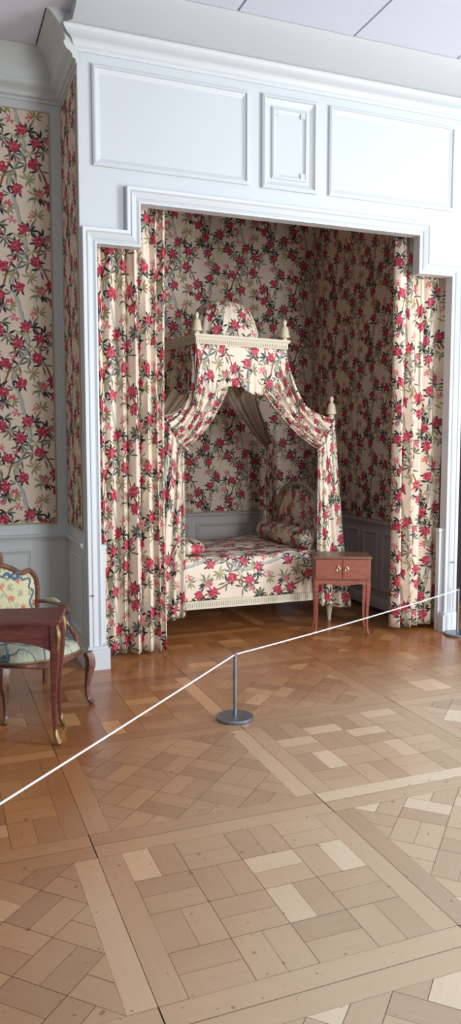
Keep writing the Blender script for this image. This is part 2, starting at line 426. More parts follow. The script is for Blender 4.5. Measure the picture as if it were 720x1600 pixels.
varn = n.ramp(tn[0], [(0, srgb(140, 86, 48)), (.3, srgb(158, 100, 56)), (.8, srgb(172, 114, 66)), (1, srgb(196, 140, 88))])
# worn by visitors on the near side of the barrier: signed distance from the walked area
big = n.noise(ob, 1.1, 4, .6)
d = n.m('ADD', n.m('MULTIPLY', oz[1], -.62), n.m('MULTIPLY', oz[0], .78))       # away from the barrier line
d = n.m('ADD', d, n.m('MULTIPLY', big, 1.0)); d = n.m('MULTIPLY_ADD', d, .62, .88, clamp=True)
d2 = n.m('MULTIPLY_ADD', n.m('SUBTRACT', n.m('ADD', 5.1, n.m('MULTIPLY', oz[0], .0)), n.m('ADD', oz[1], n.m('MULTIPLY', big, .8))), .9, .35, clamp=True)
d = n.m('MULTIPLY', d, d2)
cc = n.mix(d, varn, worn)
cc = n.mix(n.m('MULTIPLY', n.m('SUBTRACT', gr, .35), .9, clamp=True), cc, n.v('MULTIPLY', cc, (.80, .75, .70)))
cc = n.mix(n.m('MULTIPLY', n.m('GREATER_THAN', n.noise(ob, 26, 2), .71), .5), cc, srgb(90, 56, 36))
n.put(n.bsdf.inputs['Roughness'], n.m('MULTIPLY_ADD', d, .14, n.m('MULTIPLY_ADD', gr, .16, .15)))
n.bump(n.m('ADD', gr, n.m('MULTIPLY', tn[1], .8)), .10, .003)
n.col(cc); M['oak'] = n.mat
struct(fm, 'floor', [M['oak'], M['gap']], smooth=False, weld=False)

# ---- ceiling, in canvas panels with open seams
cm = MB()
seam = [1.99, 2.865, 3.74, 4.61]
xs = [-3, .80]; 
def cpanel(x0, x1, y0, y1): cm.box((x0, y0, ZC), (x1, y1, ZC + .03), 0)
g = .008
edges = [.955] + seam + [7]
for a, b in zip(edges[:-1], edges[1:]): cpanel(a + (g if a != .955 else 0), b - g, -1.5, 4.985)
cpanel(-4, .80, -1.5, 5.918)
cm.box((.80, -1.5, ZC), (.955, 5.41, ZC + .03), 0)
cm.box((-4, -1.5, ZC + .03), (7, YB + .4, ZC + .12), 1)
struct(cm, 'ceiling', [M['ceiling'], M['gap']], smooth=False)

# ---- facade of the alcove (stepped opening)
def frY(Y):  # a=x, b=z, height towards the viewer (-Y)
    return lambda a, b, h: (a, Y - h, b)
fa = MB()
out = [(XS, 0), (1.11, 0), (1.11, 2.97), (1.42, 2.97), (1.42, 3.268), (2 * CX - 1.42, 3.268), (2 * CX - 1.42, 2.97), (2 * CX - 1.11, 2.97), (2 * CX - 1.11, 0),
       (4.16, 0), (4.16, 2.02), (5.25, 2.02), (5.25, 0), (6.2, 0), (6.2, 4.5), (XS, 4.5)]
# split into simple rectangles so shading is clean
def rect(x0, z0, x1, z1): fa.box((x0, YF, z0), (x1, YF + .06, z1))
rect(XS, 0, 1.11, 2.97); rect(XS, 2.97, 1.42, 3.268); rect(XS, 3.268, 6.2, ZC); rect(3.72, 2.97, 6.2, 3.268); rect(4.045, 2.06, 6.2, 2.97)
rect(4.045, 0, 4.16, 2.06); rect(5.25, 0, 6.2, 2.06)
fac = struct(fa, 'wall_front', M['white'], smooth=False)
# stepped architrave
ar = MB()
pa = [(1.11, 0), (1.11, 2.97), (1.42, 2.97), (1.42, 3.268), (3.72, 3.268), (3.72, 2.97), (4.045, 2.97), (4.045, 0)]
prof = [(0, 0), (0, .030), (.012, .034), (.018, .030), (.030, .024), (.036, .034), (.060, .046), (.068, .046), (.070, .038), (.080, .050), (.100, .056), (.104, .048), (.106, 0)]
ar.sweep(pa, prof, frY(YF))
ar.box((.995, YF - .07, 0), (1.155, YF, .15)); ar.box((1.0, YF - .062, .15), (1.14, YF, .168))
ar.box((4.005, YF - .07, 0), (4.155, YF, .15)); ar.box((4.02, YF - .062, .15), (4.15, YF, .168))
struct(ar, 'trim_1', M['white'], angle=25)
# upper panels
def panel_frame(mb, x0, z0, x1, z1, fr, w=.035, h=.018, inset=True):
    p = [(x0, z0), (x0, z1), (x1, z1), (x1, z0)]   # clockwise: left side is outside -> negative offsets go in
    mb.sweep(p, [(0, 0), (0, h * .7), (-w * .25, h), (-w * .4, h), (-w * .45, h * .55), (-w * .8, h * .2), (-w, 0)], fr, closed=True)
k = 2
for (x0, z0, x1, z1) in ((1.095, 3.49, 2.243, 4.150), (2.90, 3.49, 4.05, 4.150)):
    t = MB(); panel_frame(t, x0, z0, x1, z1, frY(YF), .055, .026)
    struct(t, 'trim_%d' % k, M['white'], angle=25); k += 1
t = MB(); panel_frame(t, 2.343, 3.485, 2.797, 4.152, frY(YF), .06, .032)
panel_frame(t, 2.425, 3.565, 2.715, 4.072, frY(YF), .035, .02)
for sx, sz in ((2.46, 3.60), (2.46, 4.037), (2.68, 3.60), (2.68, 4.037)): t.box((sx - .02, YF - .014, sz - .02), (sx + .02, YF, sz + .02))
struct(t, 'trim_4', M['white'], angle=25)
# cornice and cove on the facade; the plane of the path is the plan, the height is z
def frame_plan(a, b, h): return (a, b, h)
co = MB()
cp = [(0, 4.215), (.010, 4.215), (.014, 4.235), (.03, 4.25), (.036, 4.272), (.05, 4.285), (.075, 4.295), (.095, 4.315), (.10, 4.325), (.10, 4.340), (.085, 4.345),
      (.12, 4.352), (.22, 4.372), (.28, 4.392), (.34, 4.412), (.39, 4.435), (.41, 4.449), (.41, 4.50), (0, 4.50)]
A_ = [((XS - min(.1, p[0])) if i < 11 else .955, YF - p[0], p[1]) for i, p in enumerate(cp)]; B_ = [(6.2, YF - p[0], p[1]) for p in cp]
for i in range(len(cp) - 1): co.face([A_[i], B_[i], B_[i + 1], A_[i + 1]])
co.face(A_[::-1])
struct(co, 'trim_5', M['white'], angle=35)
# cornice on side face and left recess
c2 = MB()
cp2 = [(0, 4.135), (.010, 4.135), (.012, 4.155), (.03, 4.165), (.034, 4.185), (.045, 4.20), (.07, 4.215), (.085, 4.24), (.088, 4.262), (.075, 4.268), (.085, 4.30), (.12, 4.37), (.16, 4.42), (.19, 4.449), (.19, 4.47), (0, 4.47)]
path = [(-3.0, YL), (XS, YL), (XS, YF - .02)]
c2.sweep(path, [(-p[0], p[1]) for p in cp2], frame_plan)
struct(c2, 'trim_6', M['frame_paint'], angle=35)

# ---- left recess walls with cloth panels
wl = MB(); wl.box((-3.2, YL, 0), (XS + .1, YL + .12, ZC)); wL = struct(wl, 'wall_left', M['frame_paint'], smooth=False)
ws = MB(); ws.box((XS - .001, YF + .002, 0), (XS + .06, YL, ZC)); wS = struct(ws, 'wall_side', M['frame_paint'], smooth=False)
def cloth_panel(mb, p0, du, w, h, off, u0=0., v0=0.):
    """vertical cloth, p0 lower left corner, du unit direction"""
    nrm = Vector((du[1], -du[0], 0)); P = Vector(p0) + nrm * off; D = Vector((du[0], du[1], 0))
    q = [P, P + D * w, P + D * w + Vector((0, 0, h)), P + Vector((0, 0, h))]
    mb.face(q, [(u0, v0), (u0 + w, v0), (u0 + w, v0 + h), (u0, v0 + h)], 0)
def edge_cord(mb, p0, du, w, h, mi=1, r=.006):
    nrm = Vector((du[1], -du[0], 0)); P = Vector(p0); D = Vector((du[0], du[1], 0)); Z = Vector((0, 0, 1))
    c = [P, P + D * w, P + D * w + Z * h, P + Z * h]
    for a, b in zip(c, c[1:] + c[:1]):
        mb.tube([a + nrm * .004, b + nrm * .004], r, 6, mi=mi, steps=1)
t = MB(); cloth_panel(t, (-1.6, YL, .985), (1, 0), 2.51, 3.085, .006, .17, .13); edge_cord(t, (-1.6, YL, .985), (1, 0), 2.51, 3.085)
t.build('wallpaper', [M['wallpaper'], paint('tan_edge_cord', srgb(178, 160, 128), .7)], wL)
t = MB(); cloth_panel(t, (XS - .001, 6.075, .985), (0, -1), .61, 3.10, .006, .3, .2); edge_cord(t, (XS - .001, 6.075, .985), (0, -1), .61, 3.10)
t.build('wallpaper', [M['wallpaper'], bpy.data.materials['tan_edge_cord']], wS)
# wainscot: dado rail, panels, skirting
dado = [(0, .855), (.012, .855), (.014, .868), (.024, .874), (.030, .886), (.030, .898), (.020, .902), (0, .902)]
skirt = [(0, 0), (.022, 0), (.022, .10), (.016, .112), (.010, .125), (0, .13)]
tr = MB(); tr.sweep([(-3, YL), (XS, YL), (XS, YF + .015)], [(-a, b) for a, b in dado], frame_plan)
tr.sweep([(-3, YL), (XS, YL), (XS, YF + .005)], [(-a, b) for a, b in skirt], frame_plan)
struct(tr, 'trim_7', M['frame_paint'], angle=30)
def frX(X, sgn):   # a=y, b=z ; height towards sgn*X
    return lambda a, b, h: (X + sgn * h, a, b)
t = MB()
for x0, x1 in ((-1.3, -.35), (-.25, .72),): panel_frame(t, x0, .2, x1, .79, frY(YL), .04, .016)
panel_frame(t, YF + .09, .2, YL - .1, .79, frX(XS, -1), .04, .016)
struct(t, 'trim_8', M['frame_paint'], angle=25)

# ---- alcove interior
b = MB(); b.box((XLI - .1, YB, 0), (XRI + .1, YB + .1, 4.32)); wB = struct(b, 'wall_back', M['wainscot'], smooth=False)
b = MB(); b.box((XRI, 5.86, 0), (XRI + .1, YB, 4.32)); b.box((XRI + .1, 5.86, 0), (4.3, 5.92, 4.32)); b.box((4.2, YF + .12, 0), (4.26, 5.86, 4.32)); wR = struct(b, 'wall_right', M['wainscot'], smooth=False)
b = MB(); b.box((XLI, YL + .12, 0), (XLI + .06, YB, 4.32)); b.box((XS + .06, YF + .12, 0), (XS + .10, YL + .12, 4.32)); wI = struct(b, 'wall_inner', M['wainscot'], smooth=False)
b = MB(); b.box((XS + .03, YF + .12, 4.30), (4.26, YB + .1, 4.40)); struct(b, 'ceiling_alcove', M['ceiling'], smooth=False)
wp = [M['wallpaper'], bpy.data.materials['tan_edge_cord']]
t = MB(); cloth_panel(t, (XLI + .06, YB, .87), (1, 0), XRI - XLI - .06, 3.42, .004, .4, .3); edge_cord(t, (XLI + .07, YB, .875), (1, 0), XRI - XLI - .08, 3.40, r=.004); t.build('wallpaper', wp, wB)
t = MB(); cloth_panel(t, (XRI, YB, .87), (0, -1), YB - 5.86, 3.42, .004, .1, .1); edge_cord(t, (XRI, YB - .01, .875), (0, -1), YB - 5.88, 3.40, r=.004); t.build('wallpaper', wp, wR)
t = MB(); cloth_panel(t, (XLI + .06, YL + .12, .87), (0, 1), YB - YL - .12, 3.42, .004); t.build('wallpaper', wp, wI)
tr = MB(); dd = [(a * 1.1, b - .035) for a, b in dado]
tr.sweep([(XLI + .1, YB), (XRI, YB), (XRI, 5.86)], [(-a, b) for a, b in dd], frame_plan)
struct(tr, 'trim_9', M['wainscot'], angle=30)
tr = MB(); tr.sweep([(XLI + .1, YB), (XRI, YB), (XRI, 5.86)], [(-a, b) for a, b in skirt], frame_plan)
struct(tr, 'baseboard_alcove', M['wainscot'], angle=30)
tr = MB(); tr.box((XLI + .1, YB - .04, 0), (XRI, YB - .024, .03)); tr.box((XRI - .04, 5.87, 0), (XRI - .024, YB - .04, .03)); struct(tr, 'trim_10', M['skirting'], smooth=False)
t = MB()
for x0, x1 in ((1.2, 1.75), (1.83, 2.52), (2.60, 3.25), (3.33, 3.88)): panel_frame(t, x0, .2, x1, .76, frY(YB), .04, .016)
for y0, y1 in ((5.93, 6.25), (6.33, 6.58), (6.66, 6.91), (6.99, 7.62)): panel_frame(t, y0, .2, y1, .76, frX(XRI, -1), .04, .016)
struct(t, 'trim_11', M['wainscot'], angle=25)
# short dado ends at the opening behind the piers
tr = MB()
for (x0, x1) in ((1.11, 1.145), (4.01, 4.045)):
    tr.box((x0, YF + .012, 0), (x1, YF + .058, .86)); tr.box((x0 - (.01 if x0 > 2 else 0), YF + .006, .86), (x1 + (.01 if x0 < 2 else 0), YF + .062, .885))
struct(tr, 'trim_12', M['white'], smooth=False)

# ---- dark doorway right of the alcove
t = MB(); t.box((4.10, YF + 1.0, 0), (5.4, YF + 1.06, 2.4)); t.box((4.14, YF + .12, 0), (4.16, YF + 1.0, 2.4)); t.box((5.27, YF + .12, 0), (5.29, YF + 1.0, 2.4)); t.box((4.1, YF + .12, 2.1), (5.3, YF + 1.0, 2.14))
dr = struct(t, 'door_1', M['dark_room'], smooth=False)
t = MB(); t.sweep([(4.16, 2.06), (5.25, 2.06)], [(0, 0), (0, .03), (.03, .04), (.035, .02), (.06, .02), (.065, .05), (.10, .06), (.105, 0)], frY(YF))
struct(t, 'trim_13', M['white'], angle=25)

# ------------------------------------------------------------------ curtains
def curtain(name, xl, xr, y0, ztop, zbot, seed, npl, label):
    r = random.Random(seed)
    ws_ = [r.uniform(.6, 1.5) for _ in range(npl)]; tot = sum(ws_); edges = [0]
    for w in ws_: edges.append(edges[-1] + w / tot)
    amp = [r.uniform(.038, .066) for _ in range(npl)]; skew = [r.uniform(-.3, .3) for _ in range(npl)]
    ph = [r.uniform(0, 6.28) for _ in range(6)]
    wob = [r.uniform(-1, 1) for _ in range(npl + 1)]
    def pos(u, v):
        z = zbot + (ztop - zbot) * v
        k = max(i for i in range(npl) if edges[i] <= u + 1e-9)
        t = (u - edges[k]) / (edges[k + 1] - edges[k])
        lo = edges[k] + (wob[k] * .012 * sin(2.2 * v + ph[1] + k)) * (0 < k)
        hi = edges[k + 1] + (wob[k + 1] * .012 * sin(2.2 * v + ph[1] + k + 1)) * (k + 1 < npl)
        x = xl + (xr - xl) * (lo + (hi - lo) * t)
        x += .012 * sin(2 * pi * t) * (1 - .3 * v)               # omega folds
        a = amp[k] * (1 + .25 * sin(3 * v + ph[2] + k)) * (1 - .25 * v)
        yy = y0 - a * (max(0, sin(pi * t)) ** .55) * 1.4 + skew[k] * .02 * sin(2 * pi * t)
        yy += .008 * sin(17 * u + 5 * v + ph[3]) + .005 * sin(31 * u - 9 * v + ph[4])
        hem = .012 * sin(9 * u + ph[5]) * (1 - v) ** 20 * 0
        return Vector((x + .006 * sin(4 * v + 9 * u + ph[0]), yy, z + hem))
    NU, NV = npl * 22, 44
    L = [0]; 
    for i in range(NU): L.append(L[-1] + (pos((i + 1) / NU, .3) - pos(i / NU, .3)).length)
    mb = MB(); mb.grid(pos, NU, NV, uv=lambda u, v: (L[round(u * NU)] * 1.0, zbot + (ztop - zbot) * v))
    # turned hem along the foot
    o = mb.build(name, M['chintz'], None, angle=80, solid=.003)
    return tag(o, label, 'curtain', 'curtains either side of the alcove opening')
curtain('curtain', 1.13, 1.665, 5.65, 3.42, .03, 3, 7, 'floral printed curtain behind the left pier, the wider of the alcove pair')
curtain('curtain', 3.63, 4.125, 5.60, 3.42, .035, 9, 5, 'floral printed curtain by the right pier, the narrower of the alcove pair')

# ------------------------------------------------------------------ bed
BX0, BX1, BY0, BY1, BZ = 1.78, 3.30, 6.10, 7.35, .635
bed = empty('bed', ((BX0 + BX1) / 2, (BY0 + BY1) / 2, 0), label='daybed with cream carved frame and floral chintz cover, standing inside the alcove', cat='bed')
ox, oy = (BX0 + BX1) / 2, (BY0 + BY1) / 2
def loc(p): return (p[0] - ox, p[1] - oy, p[2])
def shift(mb, dx=-ox, dy=-oy, dz=0): mb.v = [(x + dx, y + dy, z + dz) for x, y, z in mb.v]; return mb
# frame rails with carved beading
t = MB(); t.box((BX0 - .1, BY0 - .015, .205), (BX1 + .03, BY0 + .03, .275)); t.box((BX0, BY1 - .03, .205), (BX1, BY1 + .01, .275)); t.box((BX0 - .02, BY0 + .03, .205), (BX0 + .03, BY1 - .03, .275)); t.box((BX1 - .01, BY0 + .03, .205), (BX1 + .03, BY1 - .03, .275))
t.box((BX0 + .03, BY0 + .03, .24), (BX1 - .01, BY1 - .03, .26))
t.tube([(BX0, BY0 - .017, .268), (BX1 + .03, BY0 - .017, .268)], .006, 8, steps=1); t.tube([(BX0, BY0 - .017, .212), (BX1 + .03, BY0 - .017, .212)], .006, 8, steps=1)
shift(t).build('side_rail', M['cream'], bed)
t = MB(); x = BX0 + .02
while x < BX1:
    t.box((x, BY0 - .022, .224), (x + .010, BY0 - .013, .257)); x += .02
shift(t).build('carved_beading', M['cream'], bed, smooth=False)
for (px_, py_) in ((BX0 - .08, BY0 + .02), (BX1 + .04, BY0 + .02), (BX0 - .08, BY1 - .02), (BX1 + .04, BY1 - .02)):
    t = MB(); t.lathe((px_, py_, 0), [(.014, 0), (.018, .02), (.016, .03), (.028, .12), (.032, .16), (.024, .168), (.034, .18), (.034, .205)], 12)
    shift(t).build('leg', M['cream'], bed)
    t = MB(); t.box((px_ - .025, py_ - .025, .205), (px_ + .025, py_ + .025, .62)); kz = 1. if py_ < 6.5 else .72; t.lathe((px_, py_, .62), [(r_, z_ * kz) for r_, z_ in ((.026, 0), (.02, .03), (.022, .3), (.017, 1.1), (.024, 1.14), (.024, 1.17), (.012, 1.18), (.012, 1.2))], 12)
    p_ = shift(t).build('post', M['cream'], bed)
    t = MB(); t.lathe((px_, py_, .62 + 1.2 * kz), [(.018, 0), (.026, .004), (.026, .03), (.022, .036), (.044, .044), (.046, .052), (.038, .075), (.035, .11), (.026, .135), (.013, .145), (.013, .155), (.021, .175), (.017, .19), (.006, .20)], 16)
    shift(t).build('finial', M['ivory'], p_)
# chintz cover: rounded box with slack front
def cover(u, v):
    # u along bed, v: 0 back edge of the top -> front edge -> hem
    x = BX0 + .03 + (BX1 - BX0 - .04) * u
    bump_ = .006 * sin(7 * u + 2) + .004 * sin(19 * u)
    Lt = BY1 - BY0 - .02; Ld = BZ - .27; s = v * (Lt + Ld)
    r = .045
    if s < Lt - r: return Vector((x, BY1 - .01 - s, BZ + bump_ + .008 * sin(5 * s + 9 * u) + .01 * sin(pi * s / Lt)))
    if s < Lt + r:
        a = (s - Lt + r) / (2 * r) * pi / 2; yc = BY0 + .01 + r; zc = BZ - r
        return Vector((x, yc - r * sin(a), zc + r * cos(a) + bump_ * cos(a)))
    d_ = s - Lt
    return Vector((x, BY0 + .008 - .012 * sin(pi * d_ / Ld) - .008 * sin(13 * u + 1) * (d_ / Ld) - .005 * sin(29 * u) * (d_ / Ld), BZ - d_))
t = MB(); t.grid(cover, 90, 70, uv=lambda u, v: (.45 + v * 1.59, u * 1.48 + .12))
shift(t).build('bedcover', M['chintz'], bed, angle=80, solid=.006)
t = MB(); t.box((BX0 + .04, BY0 + .04, .262), (BX1 - .02, BY1 - .03, BZ - .025)); shift(t).build('mattress', M['lining'], bed, bevel=.02)
# head and foot boards: arched frame with cloth panel
def endboard(X, nm, side):
    y0, y1 = BY0 + .05, BY1 - .05; yc = (y0 + y1) / 2; hw = (y1 - y0) / 2
    def top(s):  # s -1..1
        a = abs(s)
        return .98 + .03 * (1 - a) + .23 * sqrt(max(0, 1 - (a / .78) ** 2)) if a < .78 else .98 + .03 * (1 - a)
    S_ = [-1 + 2 * i / 48 for i in range(49)]
    outl = [(yc + hw * s, top(s)) for s in S_]
    g_ = MB()
    def F(a, b, h): return (X + h, a, b)
    path = [(y0, .28)] + outl + [(y1, .28)]
    pr_ = [(0, -.02), (0, .02), (-.012, .026), (-.022, .022), (-.03, .028), (-.042, .02), (-.042, -.02)]
    g_.sweep(path, pr_, F); fo = shift(g_).build(nm, M['cream'], bed, angle=35)
    g_ = MB()
    inner = [(yc + hw * .95 * s, top(s) - .035) for s in S_]
    def P(u, v):
        i = round(u * 48); y, zt = inner[i]; z = .3 + (zt - .3) * v
        return (X + side * (.006 + .02 * max(0, sin(pi * u)) ** .5 * max(0, sin(pi * min(1, v * 1.02))) ** .5), y, z)
    g_.grid(P, 48, 16, uv=lambda u, v: (u * 1.1, v * .95)); shift(g_).build('upholstered_panel', M['chintz'], fo, angle=80, solid=.008)
endboard(BX1 + .005, 'headboard', -1); endboard(BX0 + .0, 'footboard', 1)

# bolsters lying on the bed
def bolster(X, label, ya, yb):
    t = MB(); L_ = yb - ya; pts = []
    for k in range(25):
        s = k / 24; r = .098 * (1 - .04 * sin(3 * pi * s)); 
        if s < .04: r *= sqrt(s / .04) * .9 + .1
        if s > .96: r *= sqrt((1 - s) / .04) * .9 + .1
        pts.append((r, s * L_))
    t.lathe((0, 0, 0), pts, 28, ax='y'); 
    for i, uvs in enumerate(t.uv):
        if uvs: t.uv[i] = [(a * .9, b) for a, b in uvs]
    o = t.build('bolster', M['chintz'], None, angle=80); o.location = (X, ya, BZ + .096)
    tag(o, label, 'bolster')
    for yy in (ya, yb):
        c = MB(); c.lathe((0, yy - ya, 0), [(.004, -.008), (.02, -.006), (.022, 0), (.02, .006), (.004, .008)], 14, ax='y'); c.build('end_button', M['chintz'], o)
bolster(BX1 - .13, 'long floral bolster lying against the right-hand arched headboard', BY0 + .04, BY1 - .12)

t = MB()
def pil(u, v):
    a = 2 * pi * u; b_ = pi * (v - .5); c_ = cos(b_); pw = lambda q, e: math.copysign(abs(q) ** e, q)
    X_, Y_ = pw(cos(a), .45) * max(0, c_) ** .30, pw(sin(a), .45) * max(0, c_) ** .30
    return (X_ * .17 * (1 + .06 * abs(X_ * Y_)), Y_ * .27 * (1 + .06 * abs(X_ * Y_)), .07 * sin(b_) * (1 - .6 * (X_ * Y_) ** 2) * (1 if sin(b_) > 0 else .9))
t.grid(pil, 64, 24, uv=lambda u, v: (pil(u, v)[0] + .3, pil(u, v)[1] + .4), closed_u=True)
o = t.build('pillow', M['chintz'], None, angle=80); o.location = (BX0 + .235, BY0 + .33, BZ + .072); o.rotation_euler = (0, radians(3), 0)
tag(o, 'flat floral pillow lying at the left end of the bed, half hidden by drapery', 'pillow')

# ------------------------------------------------------------------ canopy
CR = radians(8.5)
can = empty('bed_canopy', (2.475, 6.56, 0), label='domed floral canopy with cream cornice and swagged drapes above the bed', cat='canopy')
cc0 = Vector((2.475, 6.56, 0))
def cl(x, y, z):   # canopy frame coordinates -> parent-local (rotated)
    return Vector((x * cos(CR) - y * sin(CR), x * sin(CR) + y * cos(CR), z))
HW, HD = .445, .35
t = MB()
rect_ = [(-HW, -HD), (-HW, HD), (HW, HD), (HW, -HD)]
t.sweep(rect_, [(-.03, 2.415), (-.002, 2.415), (.0, 2.425), (.012, 2.432), (.012, 2.475), (.02, 2.482), (.030, 2.497), (.030, 2.508), (-.03, 2.508), (-.03, 2.415)], lambda a, b, h: cl(a, b, h), closed=True)
cf = t.build('cornice_frame', M['cream'], can, angle=30)
t = MB()
x = -HW
while x < HW:
    q = [cl(x, -HD - .012, 2.436), cl(x + .009, -HD - .012, 2.436), cl(x + .009, -HD - .012, 2.470), cl(x, -HD - .012, 2.470)]
    q2 = [cl(x, -HD - .019, 2.440), cl(x + .009, -HD - .019, 2.440), cl(x + .009, -HD - .019, 2.466), cl(x, -HD - .019, 2.466)]
    t.face(q2)
    for i in range(4): t.face([q[i], q[(i + 1) % 4], q2[(i + 1) % 4], q2[i]])
    x += .018
t.build('carved_beading', M['cream'], cf, smooth=False)
for (a, b) in ((-HW, -HD), (HW, -HD)):
    p = cl(a * .98, b * .96, 2.505)
    t = MB(); t.lathe(p, [(.018, 0), (.024, .004), (.024, .018), (.020, .024), (.046, .030), (.048, .038), (.040, .06), (.037, .09), (.028, .118), (.014, .13), (.013, .142), (.020, .16), (.016, .174), (.006, .185)], 16)
    t.build('finial', M['ivory'], can)
# dome, gathered cloth
def dome(u, v):
    a = 2 * pi * u; k = v
    rx, ry = .30, .25
    h = .37 * sin(k * pi / 2) ** .95
    w = max(0, cos(k * pi / 2)) ** .55 * (1 + .10 * (1 - k) ** 4)
    pl_ = 1 + .022 * cos(22 * a) * (1 - .5 * k)
    q = 1 / (abs(cos(a)) ** 2.3 + abs(sin(a)) ** 2.3) ** (1 / 2.3)
    return cl(.0 + rx * w * pl_ * q * cos(a), ry * w * pl_ * q * sin(a), 2.49 + h)
t = MB(); t.grid(dome, 132, 22, uv=lambda u, v: (u * 2.0, v * .55 + .2), closed_u=True); t.build('dome', M['chintz'], can, angle=80)
t = MB(); t.face([cl(-HW, -HD, 2.5), cl(HW, -HD, 2.5), cl(HW, HD, 2.5), cl(-HW, HD, 2.5)]); t.build('tester_cloth', M['lining'], can, solid=.006)
# valance, front and both sides, scalloped
def valance(p0, p1, nsc, u0, lo, hi, phase=0.):
    a, b = Vector(p0), Vector(p1); L_ = (b - a).length; d_ = (b - a).normalized(); nr = Vector((d_.y, -d_.x))
    def P(u, v):
        sc = .5 - .5 * cos(2 * pi * (u - .38) / .58)
        zb = hi - (hi - lo) * sc; z = 2.43 + (zb - 2.43) * v
        q = a + d_ * L_ * u + nr * (.004 + .010 * sin(2 * pi * u * L_ / .07) * v + .01 * v)
        return cl(q.x, q.y, z)
    t = MB(); t.grid(P, max(20, int(L_ * 110)), 14, uv=lambda u, v: (u0 + u * L_ * 1.05, -v * .37))
    t.build('valance', M['chintz'], can, angle=80, solid=.004)
valance((-HW, -HD), (HW, -HD), 2, .1, 2.02, 2.09)
valance((-HW, HD), (-HW, -HD), 2, .4, 2.02, 2.09); valance((HW, -HD), (HW, HD), 2, .5, 2.02, 2.09)
# drapes
def sheet(name, mat, A, B, sag, nf, amp, uvw, uvl, u0=0., parent=None, axis='xy', nv=30, ampB=None, curve=1., vs=None, solid=.004, seed=0):
    """A(s),B(s) end curves; sag(s)->Vector; pleats run from A to B"""
    r = random.Random(seed); ph = r.uniform(0, 6); NU = nf * 10
    def base(s, t_): return A(s) * (1 - t_) + B(s) * t_ + sag(s) * (max(0, 4 * t_ * (1 - t_))) ** curve
    def P(s, t_):
        p = base(s, t_); e = .01
        t_ = min(1, max(0, t_)); s = min(1, max(0, s)); ds = base(min(1, s + e), t_) - base(max(0, s - e), t_); dt = base(s, min(1, t_ + e)) - base(s, max(0, t_ - e))
        nn = ds.cross(dt); nn = nn.normalized() if nn.length > 1e-9 else Vector((0, -1, 0))
        am = amp + ((ampB if ampB is not None else amp) - amp) * t_
        ang = 2 * pi * nf * s + ph + .5 * sin(3 * t_ + 6 * s)
        return p + nn * am * (sin(ang) + .35 * sin(1.7 * ang + 2)) * (1 if vs is None else vs(s, t_))
    t = MB(); t.grid(P, NU, nv, uv=lambda s, t_: (u0 + s * uvw, -t_ * uvl))
    return t.build(name, mat, parent or can, angle=80, solid=solid)
def lc(p): return Vector(p) - cc0          # world -> canopy local
def lerp3(*pts):
    P = [lc(p) for p in pts]
    def f(s):
        k = min(int(s * (len(P) - 1)), len(P) - 2); t_ = s * (len(P) - 1) - k
        return P[k] * (1 - t_) + P[k + 1] * t_
    return f
def w2(x, y, z): c_ = cl(x, y, z) + cc0; return (c_.x, c_.y, c_.z)
def drape(side, back=False):
    sg = 1 if side > 0 else -1
    yb_ = HD - .03 if back else -HD + .02
    y_tie = BY1 + .0 if back else BY0 - .0
    xp = BX1 + .045 if sg > 0 else BX0 - .005
    inner_top = w2(.165 if sg > 0 else -.10, yb_, 2.13); mid_top = w2(.33 * sg, yb_, 2.22); cor = w2((HW + .0) * sg, yb_, 2.42); side_in = w2((HW) * sg, yb_ * .5, 2.40)
    xt = xp - .17 * sg
    tie = (xt, y_tie - (.05 if not back else -.03), 1.555)
    pst = (xp + .01 * sg, y_tie + .0, 1.835)
    if back:
        tie = (xp - .12 * sg, y_tie + .0, 1.56); xt = xp - .12 * sg; pst = (xp - .04 * sg, y_tie, 1.62); side_in = cor
    A = lerp3(inner_top, mid_top, cor, side_in)
    B = lerp3(tie, *([] if back else [((xt * 2 + xp) / 3, y_tie - .05, 1.61), ((xt + xp * 2) / 3, y_tie - .05, 1.73)]), pst)
    sag = (lambda s: Vector((-.01 * sg, 0, -.02 - .03 * s))) if back else (lambda s: Vector((-(.01 + .085 * s) * sg, -.02, -.065 - .06 * s)))
    nm = 'back_drape' if back else 'front_drape'
    o = sheet(nm, M['chintz'] if not back else M['lining'], A, B, sag, 7, .016, .95, 1.1, seed=3 + sg + back * 2, ampB=.016)
    if back: return
    # beige lining behind the front swag
    A2 = lerp3(*[(p[0], p[1] + .03, p[2]) for p in (inner_top, mid_top, cor)]); B2 = lerp3((xt, y_tie - .02, 1.57), (xp, y_tie + .02, 1.83))
    sheet('drape_lining', M['lining'], A2, B2, sag, 5, .01, .9, 1., seed=4, parent=o)
